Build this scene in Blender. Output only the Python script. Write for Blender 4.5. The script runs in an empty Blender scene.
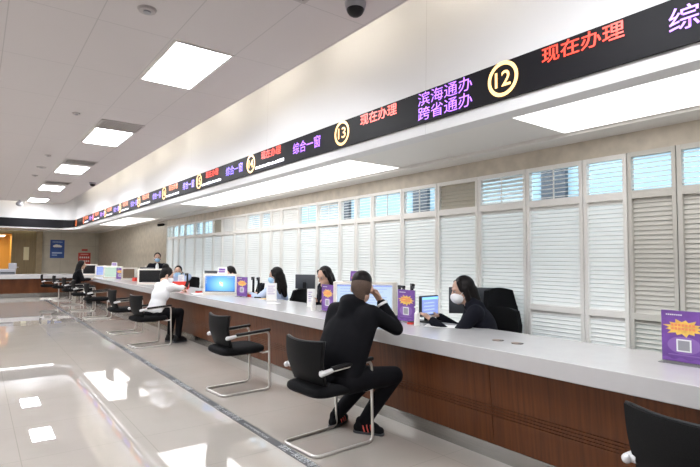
import bpy, bmesh, math, random
from mathutils import Vector, Matrix
random.seed(7)
S = bpy.context.scene
C = S.collection
V = Vector
R = math.radians
W = 4.85          # plane of the louvred wall
YF = 27.3         # far wall
ZC = 3.5          # hall ceiling
ZS = 2.736        # soffit over the staff side
CT = 0.849        # counter top height

# ------------------------------------------------------------------ materials
def mat(name, col, rough=0.5, metal=0.0, noise=None, emit=0.0, spec=0.5, bump=None, alpha=None, trans=0.0, ecol=None):
    m = bpy.data.materials.new(name); m.use_nodes = True
    nt = m.node_tree; b = nt.nodes['Principled BSDF']
    b.inputs['Base Color'].default_value = (*col, 1)
    b.inputs['Roughness'].default_value = rough
    b.inputs['Metallic'].default_value = metal
    b.inputs['Specular IOR Level'].default_value = spec
    if trans: b.inputs['Transmission Weight'].default_value = trans
    if emit:
        b.inputs['Emission Color'].default_value = (*(ecol or col), 1)
        b.inputs['Emission Strength'].default_value = emit
    if noise or bump:
        tc = nt.nodes.new('ShaderNodeTexCoord'); n = nt.nodes.new('ShaderNodeTexNoise')
        mp = nt.nodes.new('ShaderNodeMapping')
        nt.links.new(tc.outputs['Object'], mp.inputs['Vector']); nt.links.new(mp.outputs['Vector'], n.inputs['Vector'])
        if noise:
            sc, amt = noise[0], noise[1]
            if len(noise) > 2: mp.inputs['Scale'].default_value = noise[2]
            n.inputs['Scale'].default_value = sc; n.inputs['Detail'].default_value = 5
            r = nt.nodes.new('ShaderNodeValToRGB')
            r.color_ramp.elements[0].position = .3; r.color_ramp.elements[1].position = .7
            r.color_ramp.elements[0].color = (*[max(0, c*(1-amt)) for c in col], 1)
            r.color_ramp.elements[1].color = (*[min(1, c*(1+amt)) for c in col], 1)
            nt.links.new(n.outputs['Fac'], r.inputs['Fac']); nt.links.new(r.outputs['Color'], b.inputs['Base Color'])
        if bump:
            n2 = nt.nodes.new('ShaderNodeTexNoise'); n2.inputs['Scale'].default_value = bump[0]
            nt.links.new(tc.outputs['Object'], n2.inputs['Vector'])
            bp = nt.nodes.new('ShaderNodeBump'); bp.inputs['Strength'].default_value = bump[1]; bp.inputs['Distance'].default_value = .01
            nt.links.new(n2.outputs['Fac'], bp.inputs['Height']); nt.links.new(bp.outputs['Normal'], b.inputs['Normal'])
    return m

def line_mask(nt, vec, axis, origin, period, width):
    """1 on thin joint lines at origin + k*period along one axis"""
    sep = nt.nodes.new('ShaderNodeSeparateXYZ'); nt.links.new(vec, sep.inputs[0])
    def M(op, a, b):
        n = nt.nodes.new('ShaderNodeMath'); n.operation = op
        for i, x in enumerate((a, b)):
            if x is None: continue
            if isinstance(x, (int, float)): n.inputs[i].default_value = x
            else: nt.links.new(x, n.inputs[i])
        return n.outputs[0]
    a = M('SUBTRACT', sep.outputs[axis], origin - width/2)
    a = M('DIVIDE', a, period); a = M('FRACT', a, None)
    return M('LESS_THAN', a, width/period), M

def tiled(name, col, joint, lines, rough, spec=0.5, noise=None, coat=0):
    m = mat(name, col, rough, spec=spec, noise=noise); nt = m.node_tree; b = nt.nodes['Principled BSDF']
    tc = nt.nodes.new('ShaderNodeTexCoord'); tot = None
    for (ax, o, p, w) in lines:
        f, M = line_mask(nt, tc.outputs['Object'], ax, o, p, w)
        tot = f if tot is None else M('MAXIMUM', tot, f)
    mix = nt.nodes.new('ShaderNodeMixRGB'); nt.links.new(tot, mix.inputs['Fac'])
    src = b.inputs['Base Color'].links[0].from_socket if b.inputs['Base Color'].links else None
    if src: nt.links.new(src, mix.inputs['Color1'])
    else: mix.inputs['Color1'].default_value = (*col, 1)
    mix.inputs['Color2'].default_value = (*joint, 1)
    nt.links.new(mix.outputs['Color'], b.inputs['Base Color'])
    return m

M = {}
M['floor'] = tiled('polished_tile', (.46, .42, .385), (.37, .34, .31), [(0, .32, .87, .006), (1, 2.69, .88, .005)], .012, spec=.5, noise=(1.7, .04)); M['floor'].node_tree.nodes['Principled BSDF'].inputs['IOR'].default_value = 2.5
M['ceil'] = tiled('ceiling_tile', (.63, .595, .59), (.49, .465, .46), [(0, .745, .612, .008), (1, 4.55, 1.28, .008)], .6)
M['plaster'] = mat('white_plaster', (.80, .78, .76), .55)
M['fascia'] = tiled('white_panel', (.68, .675, .68), (.56, .55, .55), [(1, .05, 2.9, .006), (0, .6, 1.4, .006)], .4)
M['soffit'] = mat('soffit_paint', (.74, .72, .69), .5)
M['stone'] = mat('beige_stone', (.43, .39, .32), .35, noise=(6, .16), spec=.4)
M['frieze'] = mat('frieze_stone', (.58, .52, .43), .4, noise=(6, .14))
M['stonefar'] = tiled('far_stone', (.56, .53, .45), (.42, .38, .32), [(0, 3.22, 1.5, .014), (2, 2.05, 5, .012)], .4, noise=(3, .07))
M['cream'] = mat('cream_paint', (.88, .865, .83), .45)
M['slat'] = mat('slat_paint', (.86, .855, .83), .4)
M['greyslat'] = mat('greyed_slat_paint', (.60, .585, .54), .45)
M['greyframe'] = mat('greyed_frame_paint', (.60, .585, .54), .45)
M['brownslat'] = mat('brown_slat_paint', (.50, .46, .38), .45)
M['worktop'] = mat('white_solid_surface', (.53, .52, .525), .2, noise=(9, .02), spec=.5)
M['wood'] = mat('red_brown_veneer', (.105, .033, .010), .4, noise=(5, .28, (1, 9, .35)), spec=.25)
M['steel'] = mat('brushed_steel', (.33, .32, .30), .25, 1.0, noise=(3, .1, (1, .3, 20)))
M['chrome'] = mat('satin_metal', (.66, .64, .61), .28, .9)
M['silver'] = mat('silver_plastic', (.72, .72, .74), .35, .3)
M['blackmesh'] = mat('black_mesh', (.006, .006, .0065), .6, noise=(220, .5), spec=.15)
M['blackfab'] = mat('black_fabric', (.005, .005, .006), .85, bump=(300, .2), spec=.15)
M['blackpl'] = mat('black_plastic', (.008, .008, .009), .45, spec=.25)
M['darkgrey'] = mat('dark_grey_plastic', (.05, .055, .065), .45)
M['greypl'] = mat('grey_plastic', (.33, .33, .36), .45)
M['whitepl'] = mat('white_plastic', (.82, .80, .77), .35)
M['creampl'] = mat('cream_plastic', (.74, .69, .62), .4)
M['led_black'] = mat('led_black', (.010, .0095, .012), .5, spec=.15)
M['paper'] = mat('white_paper', (.85, .85, .85), .7)
M['strip'] = mat('strip_grey', (.055, .06, .07), .35)
M['striptext'] = mat('strip_lettering', (.62, .64, .66), .4)
M['purple'] = mat('sign_purple', (.17, .065, .33), .3, noise=(8, .25))
M['lilac'] = mat('sign_lilac', (.27, .14, .44), .4)
M['yellow'] = mat('sign_yellow', (.90, .55, .12), .4, noise=(30, .2))
M['orange'] = mat('sign_orange', (.85, .30, .12), .4)
M['acrylic'] = mat('clear_acrylic', (.9, .92, .95), .05, trans=.9)
M['glass'] = M['acrylic']
M['red'] = mat('red_card', (.75, .05, .03), .45)
M['posterred'] = mat('poster_red', (.55, .06, .05), .5)
M['posterblue'] = mat('poster_blue', (.03, .09, .36), .45, noise=(2.5, .35))
M['skin'] = mat('skin', (.55, .34, .25), .5)
M['hair'] = mat('black_hair', (.010, .008, .008), .42, noise=(60, .4), spec=.15)
M['stubble'] = mat('cropped_hair', (.085, .050, .035), .7, noise=(200, .35))
M['blackcloth'] = mat('black_cloth', (.005, .005, .007), .85, bump=(9, .5), spec=.15)
M['navycloth'] = mat('navy_cloth', (.006, .0065, .012), .8, bump=(9, .4), spec=.15)
M['whitecloth'] = mat('white_cloth', (.80, .80, .82), .8, bump=(9, .5))
M['bluecloth'] = mat('pale_blue_cloth', (.46, .55, .76), .8, bump=(9, .4))
M['maskblue'] = mat('mask_blue', (.36, .58, .80), .7)
M['maskwhite'] = mat('mask_white', (.82, .82, .84), .7)
M['brownwall'] = mat('olive_brown_panel', (.26, .19, .085), .45, noise=(4, .1, (4, 1, .3)))
M['doorwood'] = mat('door_veneer', (.25, .185, .09), .4, noise=(4, .12, (4, 1, .3)))
M['column'] = mat('tan_stone', (.36, .29, .18), .5, noise=(5, .1))
M['ochre'] = mat('ochre_paint', (.70, .45, .13), .6)
M['vent'] = mat('vent_grey', (.46, .43, .42), .5)
M['ventdark'] = mat('vent_dark', (.06, .055, .05), .7)
M['facade'] = mat('outside_render', (.26, .38, .45), .7)
M['winframe'] = mat('dark_window_frame', (.035, .045, .06), .4)
M['outground'] = mat('outside_paving', (.6, .6, .58), .8)
def glow(name, col, s): return mat(name, (.8, .8, .8) if name[:3] not in ('led', 'scr', 'fla') else (.02, .02, .022), .3, emit=s, ecol=col)
M['panel'] = glow('ceiling_lamp', (.93, .96, 1.0), 10.0)
M['tray'] = glow('luminous_ceiling', (1.0, .98, .96), .66)
M['trayfill'] = glow('luminous_ceiling_far', (1.0, .98, .96), 2.0)
M['traydim'] = glow('luminous_ceiling_dim', (1.0, .98, .96), .55)
M['covelamp'] = glow('warm_tube', (1.0, .92, .78), 7.0)
M['warmlamp'] = glow('ochre_lamp', (1.0, .75, .42), 2.6)
M['ledred'] = glow('led_red', (1.0, .06, .03), 0.75)
M['ledorange'] = glow('led_orange', (1.0, .22, .06), 0.75)
M['ledamber'] = glow('led_amber', (1.0, .56, .20), 0.92)
M['ledpurple'] = glow('led_purple', (.40, .16, 1.0), 0.88)
M['ledblue'] = glow('led_violet_blue', (.24, .15, 1.0), 0.97)
M['ledwhite'] = glow('led_white', (.85, .85, 1.0), 0.88)
M['scrblue'] = glow('screen_blue', (.02, .22, .72), .31)
M['scrcyan'] = glow('screen_cyan', (.08, .50, .85), .31)
M['scrwhite'] = glow('screen_white', (.66, .83, 1.0), 0.26)
M['scrpale'] = glow('screen_pale_green', (.72, .95, .80), 0.22)
M['scrlav'] = glow('screen_lavender', (.36, .47, 1.0), 0.26)
M['scrbar'] = glow('screen_bar', (.15, .35, .8), .8)
M['scrdark'] = mat('screen_off', (.012, .012, .014), .12)
M['flagr'] = glow('flag_red', (.95, .25, .05), 1.0); M['flagg'] = glow('flag_green', (.45, .8, .1), 1.0)
M['flagb'] = glow('flag_blue', (.25, .6, 1.0), 1.0); M['flagy'] = glow('flag_yellow', (1, .8, .1), 1.0)

# ------------------------------------------------------------------ builders
class MB:
    def __init__(s): s.bm = bmesh.new()
    def box(s, lo, hi, bev=0.0, mtx=None, seg=2):
        r = bmesh.ops.create_cube(s.bm, size=1)['verts']
        lo, hi = V(lo), V(hi)
        for v in r: v.co = V([lo[i] + (v.co[i] + .5)*(hi[i]-lo[i]) for i in range(3)])
        if bev:
            es = list({e for v in r for e in v.link_edges})
            bev = min(bev, .49*min(hi[i]-lo[i] for i in range(3)))
            n = bmesh.ops.bevel(s.bm, geom=es, offset=bev, segments=seg, affect='EDGES', profile=.5)
            r = list({v for f in n['faces'] for v in f.verts} | {v for v in r if v.is_valid})
            # every vert of this island
        if mtx is not None:
            for v in r: v.co = mtx @ v.co
        return s
    def quad(s, *p):
        s.bm.faces.new([s.bm.verts.new(q) for q in p]); return s
    def poly(s, pts): return s.quad(*pts)
    def prism(s, pts, d):
        """closed outline pts (3D), extruded by vector d"""
        d = V(d); a = [s.bm.verts.new(p) for p in pts]; b = [s.bm.verts.new(V(p)+d) for p in pts]; n = len(pts)
        s.bm.faces.new(a[::-1]); s.bm.faces.new(b)
        for i in range(n): s.bm.faces.new((a[i], a[(i+1) % n], b[(i+1) % n], b[i]))
        return s
    def cone(s, p0, p1, r0, r1, n=14, caps=True):
        p0, p1 = V(p0), V(p1); d = p1-p0
        if d.length < 1e-6: return s
        q = d.to_track_quat('Z', 'Y').to_matrix().to_4x4(); q.translation = (p0+p1)/2
        bmesh.ops.create_cone(s.bm, cap_ends=caps, segments=n, radius1=r0, radius2=r1, depth=d.length, matrix=q)
        return s
    def cyl(s, p0, p1, r, n=16): return s.cone(p0, p1, r, r, n)
    def sph(s, c, r, n=14):
        bmesh.ops.create_uvsphere(s.bm, u_segments=n, v_segments=max(6, n//2+2), radius=r, matrix=Matrix.Translation(V(c))); return s
    def ell(s, c, axes, n=18):
        m = Matrix.Identity(4)
        for j in range(3):
            for i in range(3): m[i][j] = axes[j][i]
        m.translation = V(c)
        bmesh.ops.create_uvsphere(s.bm, u_segments=n, v_segments=12, radius=1, matrix=m); return s
    def cap(s, p0, p1, r0, r1, n=12):
        s.sph(p0, r0, n); s.sph(p1, r1, n); return s.cone(p0, p1, r0, r1, n, True)
    def tube(s, pts, r, n=10, close=False):
        pts = [V(p) for p in pts]; rings = []
        m = len(pts); prev = None
        for i, p in enumerate(pts):
            a = pts[i-1] if (i > 0 or close) else p; b = pts[(i+1) % m] if (i < m-1 or close) else p
            t = (b-a).normalized()
            if prev is None:
                up = V((0, 0, 1)) if abs(t.z) < .9 else V((1, 0, 0)); x = t.cross(up).normalized()
            else: x = (prev - t*prev.dot(t)).normalized()
            prev = x; y = t.cross(x)
            rings.append([s.bm.verts.new(p + (x*math.cos(k*2*math.pi/n) + y*math.sin(k*2*math.pi/n))*r) for k in range(n)])
        for i in range(m if close else m-1):
            a, b = rings[i], rings[(i+1) % m]
            for k in range(n): s.bm.faces.new((a[k], a[(k+1) % n], b[(k+1) % n], b[k]))
        if not close: s.bm.faces.new(rings[0][::-1]); s.bm.faces.new(rings[-1])
        return s
    def grid(s, fn, nu, nv, th=0.0):
        """surface fn(u,v)->point, thickened th along its normal"""
        P = [[V(fn(i/nu, j/nv)) for j in range(nv+1)] for i in range(nu+1)]
        def nrm(i, j):
            a = P[min(i+1, nu)][j]-P[max(i-1, 0)][j]; b = P[i][min(j+1, nv)]-P[i][max(j-1, 0)]
            return a.cross(b).normalized()
        A = [[s.bm.verts.new(P[i][j]) for j in range(nv+1)] for i in range(nu+1)]
        for i in range(nu):
            for j in range(nv): s.bm.faces.new((A[i][j], A[i+1][j], A[i+1][j+1], A[i][j+1]))
        if th:
            B = [[s.bm.verts.new(P[i][j]-nrm(i, j)*th) for j in range(nv+1)] for i in range(nu+1)]
            for i in range(nu):
                for j in range(nv): s.bm.faces.new((B[i][j], B[i][j+1], B[i+1][j+1], B[i+1][j]))
            for i in range(nu):
                s.bm.faces.new((A[i][0], B[i][0], B[i+1][0], A[i+1][0])); s.bm.faces.new((A[i][nv], A[i+1][nv], B[i+1][nv], B[i][nv]))
            for j in range(nv):
                s.bm.faces.new((A[0][j], A[0][j+1], B[0][j+1], B[0][j])); s.bm.faces.new((A[nu][j], B[nu][j], B[nu][j+1], A[nu][j+1]))
        return s
    def ring(s, c, ax, ay, r0, r1, n=48):
        c, ax, ay = V(c), V(ax), V(ay)
        P = [[s.bm.verts.new(c+(ax*math.cos(t)+ay*math.sin(t))*r) for r in (r0, r1)] for t in [2*math.pi*k/n for k in range(n)]]
        for k in range(n): s.bm.faces.new((P[k][0], P[k][1], P[(k+1) % n][1], P[(k+1) % n][0]))
        return s
    def text(s, body, origin, ax, ay, size, align='LEFT', ext=0.0, bold=0.0):
        c = bpy.data.curves.new('t', 'FONT'); c.body = body; c.size = size; c.align_x = align; c.extrude = ext; c.offset = bold; c.resolution_u = 3
        o = bpy.data.objects.new('t', c); C.objects.link(o)
        dg = bpy.context.evaluated_depsgraph_get(); me = bpy.data.meshes.new_from_object(o.evaluated_get(dg))
        ax, ay = V(ax), V(ay); az = ax.cross(ay)
        n0 = len(s.bm.verts); s.bm.from_mesh(me); s.bm.verts.ensure_lookup_table()
        for v in s.bm.verts[n0:]: v.co = V(origin) + ax*v.co.x + ay*v.co.y + az*v.co.z
        bpy.data.objects.remove(o); bpy.data.curves.remove(c); bpy.data.meshes.remove(me)
        return s
    def build(s, name, m, parent=None, smooth=False, angle=40, wn=True):
        if wn: bmesh.ops.recalc_face_normals(s.bm, faces=s.bm.faces)
        me = bpy.data.meshes.new(name); s.bm.to_mesh(me); s.bm.free()
        me.materials.append(M[m] if isinstance(m, str) else m)
        if smooth:
            for p in me.polygons: p.use_smooth = True
            if angle < 180: me.set_sharp_from_angle(angle=R(angle))
        o = bpy.data.objects.new(name, me); C.objects.link(o)
        if parent is not None: o.parent = parent
        return o
    def blob(s, name, m, parent=None, voxel=.012, it=4):
        """merge all overlapping pieces into one continuous skin"""
        me = bpy.data.meshes.new('tmp'); s.bm.to_mesh(me); s.bm.free()
        o = bpy.data.objects.new('tmp', me); C.objects.link(o)
        a = o.modifiers.new('r', 'REMESH'); a.mode = 'VOXEL'; a.voxel_size = voxel
        b = o.modifiers.new('s', 'SMOOTH'); b.iterations = it; b.factor = .5
        dg = bpy.context.evaluated_depsgraph_get(); dg.update()
        me2 = bpy.data.meshes.new_from_object(o.evaluated_get(dg)); me2.name = name
        bpy.data.objects.remove(o); bpy.data.meshes.remove(me)
        me2.materials.clear(); me2.materials.append(M[m] if isinstance(m, str) else m)
        for p in me2.polygons: p.use_smooth = True
        o = bpy.data.objects.new(name, me2); C.objects.link(o)
        if parent is not None: o.parent = parent
        return o

def thing(name, label, cat, loc=(0, 0, 0), rz=0, group=None):
    o = bpy.data.objects.new(name, None); C.objects.link(o); o.empty_display_size = .1
    o.location = loc; o.rotation_euler = (0, 0, rz); tag(o, label, cat, group); return o
def tag(o, label, cat, group=None):
    o['label'] = label; o['category'] = cat
    if group: o['group'] = group
    return o
def struct(o): o['kind'] = 'structure'; return o
def dup(root, loc, rz, label, group=None):
    r = root.copy(); C.objects.link(r); r.location = loc; r.rotation_euler = (0, 0, rz); r['label'] = label
    if group: r['group'] = group
    for ch in list(root.children):
        c = ch.copy(); C.objects.link(c); c.parent = r
        for g in list(ch.children):
            d = g.copy(); C.objects.link(d); d.parent = c
    return r
def faz(nx, ny):
    """rotation about z that turns local -Y to face (nx, ny)"""
    return math.atan2(nx, -ny)

# ------------------------------------------------------------------ camera
f = 498.2; yaw = .64312; pit = .051838; rol = -.007248
fw = V((math.sin(yaw)*math.cos(pit), math.cos(yaw)*math.cos(pit), math.sin(pit)))
rt = V((math.cos(yaw), -math.sin(yaw), 0)); dn = fw.cross(rt)
rx = rt*math.cos(rol) + dn*math.sin(rol); dy = dn*math.cos(rol) - rt*math.sin(rol)
cam = bpy.data.cameras.new('camera'); co = bpy.data.objects.new('camera', cam); C.objects.link(co)
mw = Matrix.Identity(4)
for i in range(3): mw[i][0] = rx[i]; mw[i][1] = -dy[i]; mw[i][2] = -fw[i]
mw.translation = V((0, 0, 1.5)); co.matrix_world = mw
cam.sensor_width = 36; cam.lens = f/700*36; cam.clip_start = .05; cam.clip_end = 200
S.camera = co

# ------------------------------------------------------------------ shell
struct(MB().box((-9, -6, -.1), (W+.02, 34, 0)).build('floor', 'floor'))
struct(MB().box((-9.1, -6, 0), (-9, 34, 4.0)).build('wall_left', 'plaster'))
struct(MB().box((-9, -6.1, 0), (W+.1, -6, 4.0)).build('wall_back', 'plaster'))
# hall ceiling with a rounded corner, its edge stops short of the bulkhead
def arc(cx, cy, r, n=14): return [(cx+r*math.cos(t), cy+r*math.sin(t)) for t in [math.pi/2*k/n for k in range(n+1)]]
b = MB(); out = [(-9, -6), (2.6, -6)] + arc(1.95, 20.75, .65) + [(-9, 21.4)]
b.prism([(x, y, ZC) for x, y in out], (0, 0, .06)); struct(b.build('ceiling', 'ceil'))
struct(MB().box((-9, -6, 3.95), (3.2, 22.2, 4.0)).build('ceiling_cove_top', 'plaster'))
def loop(d): return [(3.0+d, -6)] + arc(2.45, 21.25, .55+d) + [(-9, 21.8+d)]
def sweep(prof):
    b = MB()
    for (d0, z0), (d1, z1) in zip(prof, prof[1:]):
        A, B = loop(d0), loop(d1)
        for i in range(len(A)-1):
            b.quad((*A[i], z0), (*A[i+1], z0), (*B[i+1], z1), (*B[i], z1))
    bmesh.ops.remove_doubles(b.bm, verts=b.bm.verts, dist=1e-5)
    return b
o = struct(sweep([(0.02, 3.96), (0, 2.655), (0, 2.56), (.16, 2.56), (.16, 2.86), (.14, 2.86)]).build('trim_1', 'fascia', smooth=True, angle=30))
b = MB()
b.box((3.1, -6, ZS), (W+.05, YF, ZS+.06)); b.box((-9, 21.9, ZS), (3.1, YF, ZS+.06))
b.box((2.95, 21.75, ZS+.01), (3.12, 22.0, ZS+.06))
struct(b.build('ceiling_soffit', 'soffit'))
b = MB(); b.box((4.52, -6, ZS-.035), (W, YF, ZS)); b.box((-9, YF-.33, ZS-.035), (4.52, YF, ZS))
struct(b.build('trim_2', 'soffit'))
# luminous ceiling panels in the soffit
for (y0, y1, lab) in ((-1.6, 2.55, 'luminous ceiling panel in the soffit above the near end of the counter'),
                      (4.9, 11.3, 'long luminous ceiling panel in the soffit over the middle of the counter'),
                      (16.2, 20.6, 'luminous ceiling panel in the soffit at the far end of the counter')):
    t = thing('luminous_panel', lab, 'ceiling light', (0, 0, ZS))
    MB().box((3.18, y0, -.012), (4.48, y1, -.004)).build('diffuser', 'traydim' if y0 < 0 else 'tray', t)
    MB().box((3.17, y0-.02, -.009), (4.50, y1+.02, 0)).build('frame', 'whitepl', t)
t = thing('luminous_panel', 'unseen luminous fill panel in the soffit over the far cross counter', 'ceiling light', (0, 0, ZS))
MB().box((-3.5, 22.25, -.012), (2.6, 23.1, -.004)).build('diffuser', 'trayfill', t)  # unseen fill panel, driven brighter than the others to lift the far wall
MB().box((-3.52, 22.23, -.009), (2.62, 23.12, 0)).build('frame', 'whitepl', t)

# far wall: pale stone on the right, a wooden bay with a door and a lit room on the left
b = MB(); b.box((2.4, YF, 0), (W+.1, YF+.15, ZS+.05)); struct(b.build('wall_far', 'stonefar'))
struct(MB().box((2.22, YF-.12, 0), (2.46, YF+.2, ZS)).build('column', 'column'))
b = MB(); b.box((1.28, YF+.06, 0), (2.3, YF+.2, ZS+.05)); b.box((-9, YF+.06, 0), (-.9, YF+.2, ZS+.05)); b.box((-.9, YF+.06, 2.55), (1.3, YF+.2, ZS+.05))
b.box((.2, YF+.06, 0), (1.3, YF+.2, 1.0)) if False else None
struct(b.build('wall_far_bay', 'brownwall'))
d = MB().box((1.36, YF+.01, 0.01), (2.2, YF+.06, 2.27), .004).build('door_1', 'doorwood'); struct(d)
MB().box((1.74, YF-.002, 1.36), (1.95, YF+.02, 1.96)).build('vision_panel', mat('frosted_pane', (.72, .66, .42), .3), d)
MB().box((1.46, YF-.03, 1.02), (1.58, YF+.02, 1.05), .008).build('handle', 'chrome', d)
b = MB(); b.box((1.29, YF-.01, 0), (1.36, YF+.06, 2.33)); b.box((2.2, YF-.01, 0), (2.25, YF+.06, 2.33)); b.box((1.29, YF-.01, 2.27), (2.25, YF+.06, 2.33))
struct(b.build('trim_3', 'brownwall'))
b = MB(); b.box((-.9, YF+3.0, 0), (1.3, YF+3.1, 2.6)); b.box((-1.0, YF+.2, 0), (-.9, YF+3.1, 2.6)); b.box((1.3, YF+.2, 0), (1.4, YF+3.1, 2.6)); b.box((-1, YF+.2, 2.55), (1.4, YF+3.1, 2.65))
struct(b.build('wall_inner_room', 'ochre'))
t = thing('room_lamp', 'warm ceiling lamp inside the ochre room beyond the doorway', 'lamp', (.55, YF+1.4, 2.5))
MB().box((-.5, -.6, -.03), (.5, .6, .02), .01).build('diffuser', 'warmlamp', t); MB().box((-.54, -.64, 0), (.54, .64, .045), .01).build('frame', 'whitepl', t)
t = thing('wall_picture', 'dark framed picture on the ochre wall of the inner room', 'picture', (.62, YF+2.985, 1.72))
MB().box((-.32, -.02, -.38), (.28, .012, .38), .006).build('frame', 'darkgrey', t); MB().box((-.28, -.024, -.34), (.24, -.018, .34)).build('print', mat('print_green', (.03, .06, .05), .3), t)
# right wall: stone beyond the louvres and a stone frieze above them
ZL = 2.513
struct(MB().box((W, 16.2, 0), (W+.15, YF, ZS+.05)).build('wall_right', 'stone'))
struct(MB().box((W, -6, ZL), (W+.15, 16.2, ZS+.05)).build('trim_4', 'frieze'))
struct(MB().box((W, -6, 0), (W+.15, 1.25, ZL)).build('wall_right_daylight_block', 'cream'))  # unseen, solid in place of shutters to block daylight at the near end

# louvred shutters
posts = [16.2, 15.6, 15.05, 14.5, 13.66, 13.015, 12.33, 11.75, 11.05, 10.35, 9.66, 9.19, 8.76, 8.09, 7.435, 6.75, 6.31, 5.9, 5.225, 4.55, 3.88, 3.22, 2.576, 2.15, 1.74, 1.25]
#         transom state from the far end: o open, c closed, b closed in brown, h half
trans = ['o', 'o', 'o', 'o', 'o', 'o', 'b', 'c', 'c', 'h', 'h', 'c', 'c', 'o', 'h', 'o', 'o', 'o', 'o', 'b', 'h', 'o', 'o', 'o', 'o', 'c', 'o', 'c', 'c']
NP = len(posts)-1
lower = ['c']*29
for k in (5, 13, 14): lower[k] = 'l'
ZT = 2.125
def slats(b, y0, y1, z0, z1, pitch, depth, ang):
    n = int(round((z1-z0)/pitch)); p = (z1-z0)/n; ca, sa = math.cos(R(ang)), math.sin(R(ang)); h = .0045
    for i in range(n):
        z = z0+(i+.5)*p
        m = Matrix.Translation((W+.03, 0, z)) @ Matrix.Rotation(R(-ang), 4, 'Y')
        b.box((-depth/2, y0, -h), (depth/2, y1, h), mtx=m)
for k in range(NP):
    ya, yb = posts[k+1], posts[k]; g = .004
    fr = MB(); st = .034
    if k % 2 == 0 or yb-ya > .6: st = .038
    for (a, c) in ((ya+g, ya+g+st), (yb-g-st, yb-g)): fr.box((W-.012, a, 0.05), (W+.05, c, ZL), .003)
    y0, y1 = ya+g+st, yb-g-st
    fr.box((W-.010, y0, ZL-.045), (W+.05, y1, ZL)); fr.box((W-.010, y0, ZT-.045), (W+.05, y1, ZT+.03)); fr.box((W-.010, y0, .05), (W+.05, y1, .14))
    rail = 1.0 if k >= 21 else None
    if rail: fr.box((W-.010, y0, rail-.03), (W+.05, y1, rail+.03))
    if trans[k] in 'oh' and y1-y0 > .42: fr.box((W+.0, (y0+y1)/2-.006, ZT+.03), (W+.012, (y0+y1)/2+.006, ZL-.045))
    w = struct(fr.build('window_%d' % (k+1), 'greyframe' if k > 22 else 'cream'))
    b = MB()
    slats(b, y0, y1, ZT+.03, ZL-.045, .042, .046, {'o': 8, 'h': 42, 'c': 68, 'b': 68}[trans[k]])
    b.build('transom_slats', 'brownslat' if trans[k] == 'b' else 'slat', w)
    b = MB()
    if rail:
        slats(b, y0, y1, .14, rail-.03, .042, .05, 48 if k == 23 else 68 if k > 22 else 56); slats(b, y0, y1, rail+.03, ZT-.045, .042, .05, 70 if k > 22 else 51)
    else: slats(b, y0, y1, .14, ZT-.045, .042, .05, 52 if lower[k] == 'c' else 47)
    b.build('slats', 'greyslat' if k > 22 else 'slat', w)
# outside: a pale facade across a light well, with dark window frames
struct(MB().box((W+2.6, -9, -3), (W+2.9, 30, 5.2)).build('exterior_facade', 'facade'))
struct(MB().box((W+.1, -9, -.3), (W+2.6, 30, -.2)).build('exterior_ground', 'outground'))
for k, y in enumerate((1.5, 4.2, 7.2, 9.9, 13.2, 17.0, 20.6)):
    w = struct(MB().box((W+2.52, y, 1.7), (W+2.62, y+.42, 3.1)).build('window_%d' % (NP+1+k), 'winframe'))
    MB().box((W+2.54, y+.42, 3.02), (W+2.62, y+1.6, 3.1)).build('window_head', 'winframe', w)

# ------------------------------------------------------------------ ceiling fittings
def lamp(x0, y0, lab, first=[None]):
    if first[0] is None:
        t = thing('ceiling_light', lab, 'ceiling light', (x0, y0, ZC), 0, 'square ceiling light panels')
        b = MB()
        for lo, hi in (((0, 0), (.59, .03)), ((0, 1.22), (.59, 1.25)), ((0, .03), (.03, 1.22)), ((.56, .03), (.59, 1.22))): b.box((*lo, -.008), (*hi, .004))
        b.build('frame', 'whitepl', t); MB().box((.03, .03, -.004), (.56, 1.22, .003)).build('diffuser', 'panel', t); first[0] = t
    else: t = dup(first[0], (x0, y0, ZC), 0, lab)
    return t
names = ['nearest large ceiling light panel, above the strip of floor before window 13', 'second ceiling light panel, just past the first dark vent', 'third ceiling light panel, next to the black dome camera', 'fourth ceiling light panel, between the third and the last', 'last ceiling light panel, at the far edge of the hall ceiling']
for k, lab in enumerate(names): lamp(1.38, 4.55+3.84*k, lab)
for cx in (-2.4, -6.2):  # unseen lamp columns added as fill, mainly to light the louvres evenly
    for k in range(-1, 5): lamp(cx, 4.55+3.84*k, 'added fill light panel on the ceiling in the unseen part of the hall')
for k in (-1,): lamp(1.38, 4.55+3.84*k, 'ceiling light panel overhead in the unseen part of the hall')
def vent(y0, lab, dark):
    t = thing('ceiling_vent', lab, 'air vent', (1.38, y0, ZC), 0, 'ceiling air vents')
    b = MB()
    for lo, hi in (((0, 0), (.6, .03)), ((0, .51), (.6, .54)), ((0, .03), (.03, .51)), ((.57, .03), (.6, .51))): b.box((*lo, -.012), (*hi, .004))
    b.build('frame', 'vent', t); MB().box((.03, .03, -.004), (.57, .51, .003)).build('backing', 'ventdark', t)
    b = MB()
    for i in range(16):
        b.box((-.012, .03, -.001), (.012, .51, .001), mtx=Matrix.Translation((.045+.0333*i, 0, -.006)) @ Matrix.Rotation(R(35 if dark else -25), 4, 'Y'))
    b.build('slats', 'vent', t)
vent(2.72, 'ceiling air vent whose corner shows at the top edge of the photo', True)
vent(7.83, 'ceiling air vent with dark slots beside the second light panel', True)
vent(11.44, 'ceiling air vent beside the third light panel', False); vent(15.1, 'ceiling air vent beside the fourth light panel', False)
def dome(x, y, lab):
    t = thing('dome_camera', lab, 'security camera', (x, y, ZC))
    MB().cone((0, 0, 0), (0, 0, -.05), .085, .075, 24).build('base', 'greypl', t, True)
    MB().ell((0, 0, -.05), ((.068, 0, 0), (0, .068, 0), (0, 0, .06)), 24).build('dome', 'blackpl', t, True, 180)
dome(2.42, 14.7, 'black dome camera on the hall ceiling near the cove edge'); dome(2.30, 3.02, 'dome camera on the ceiling at the top edge of the photo')
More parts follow.
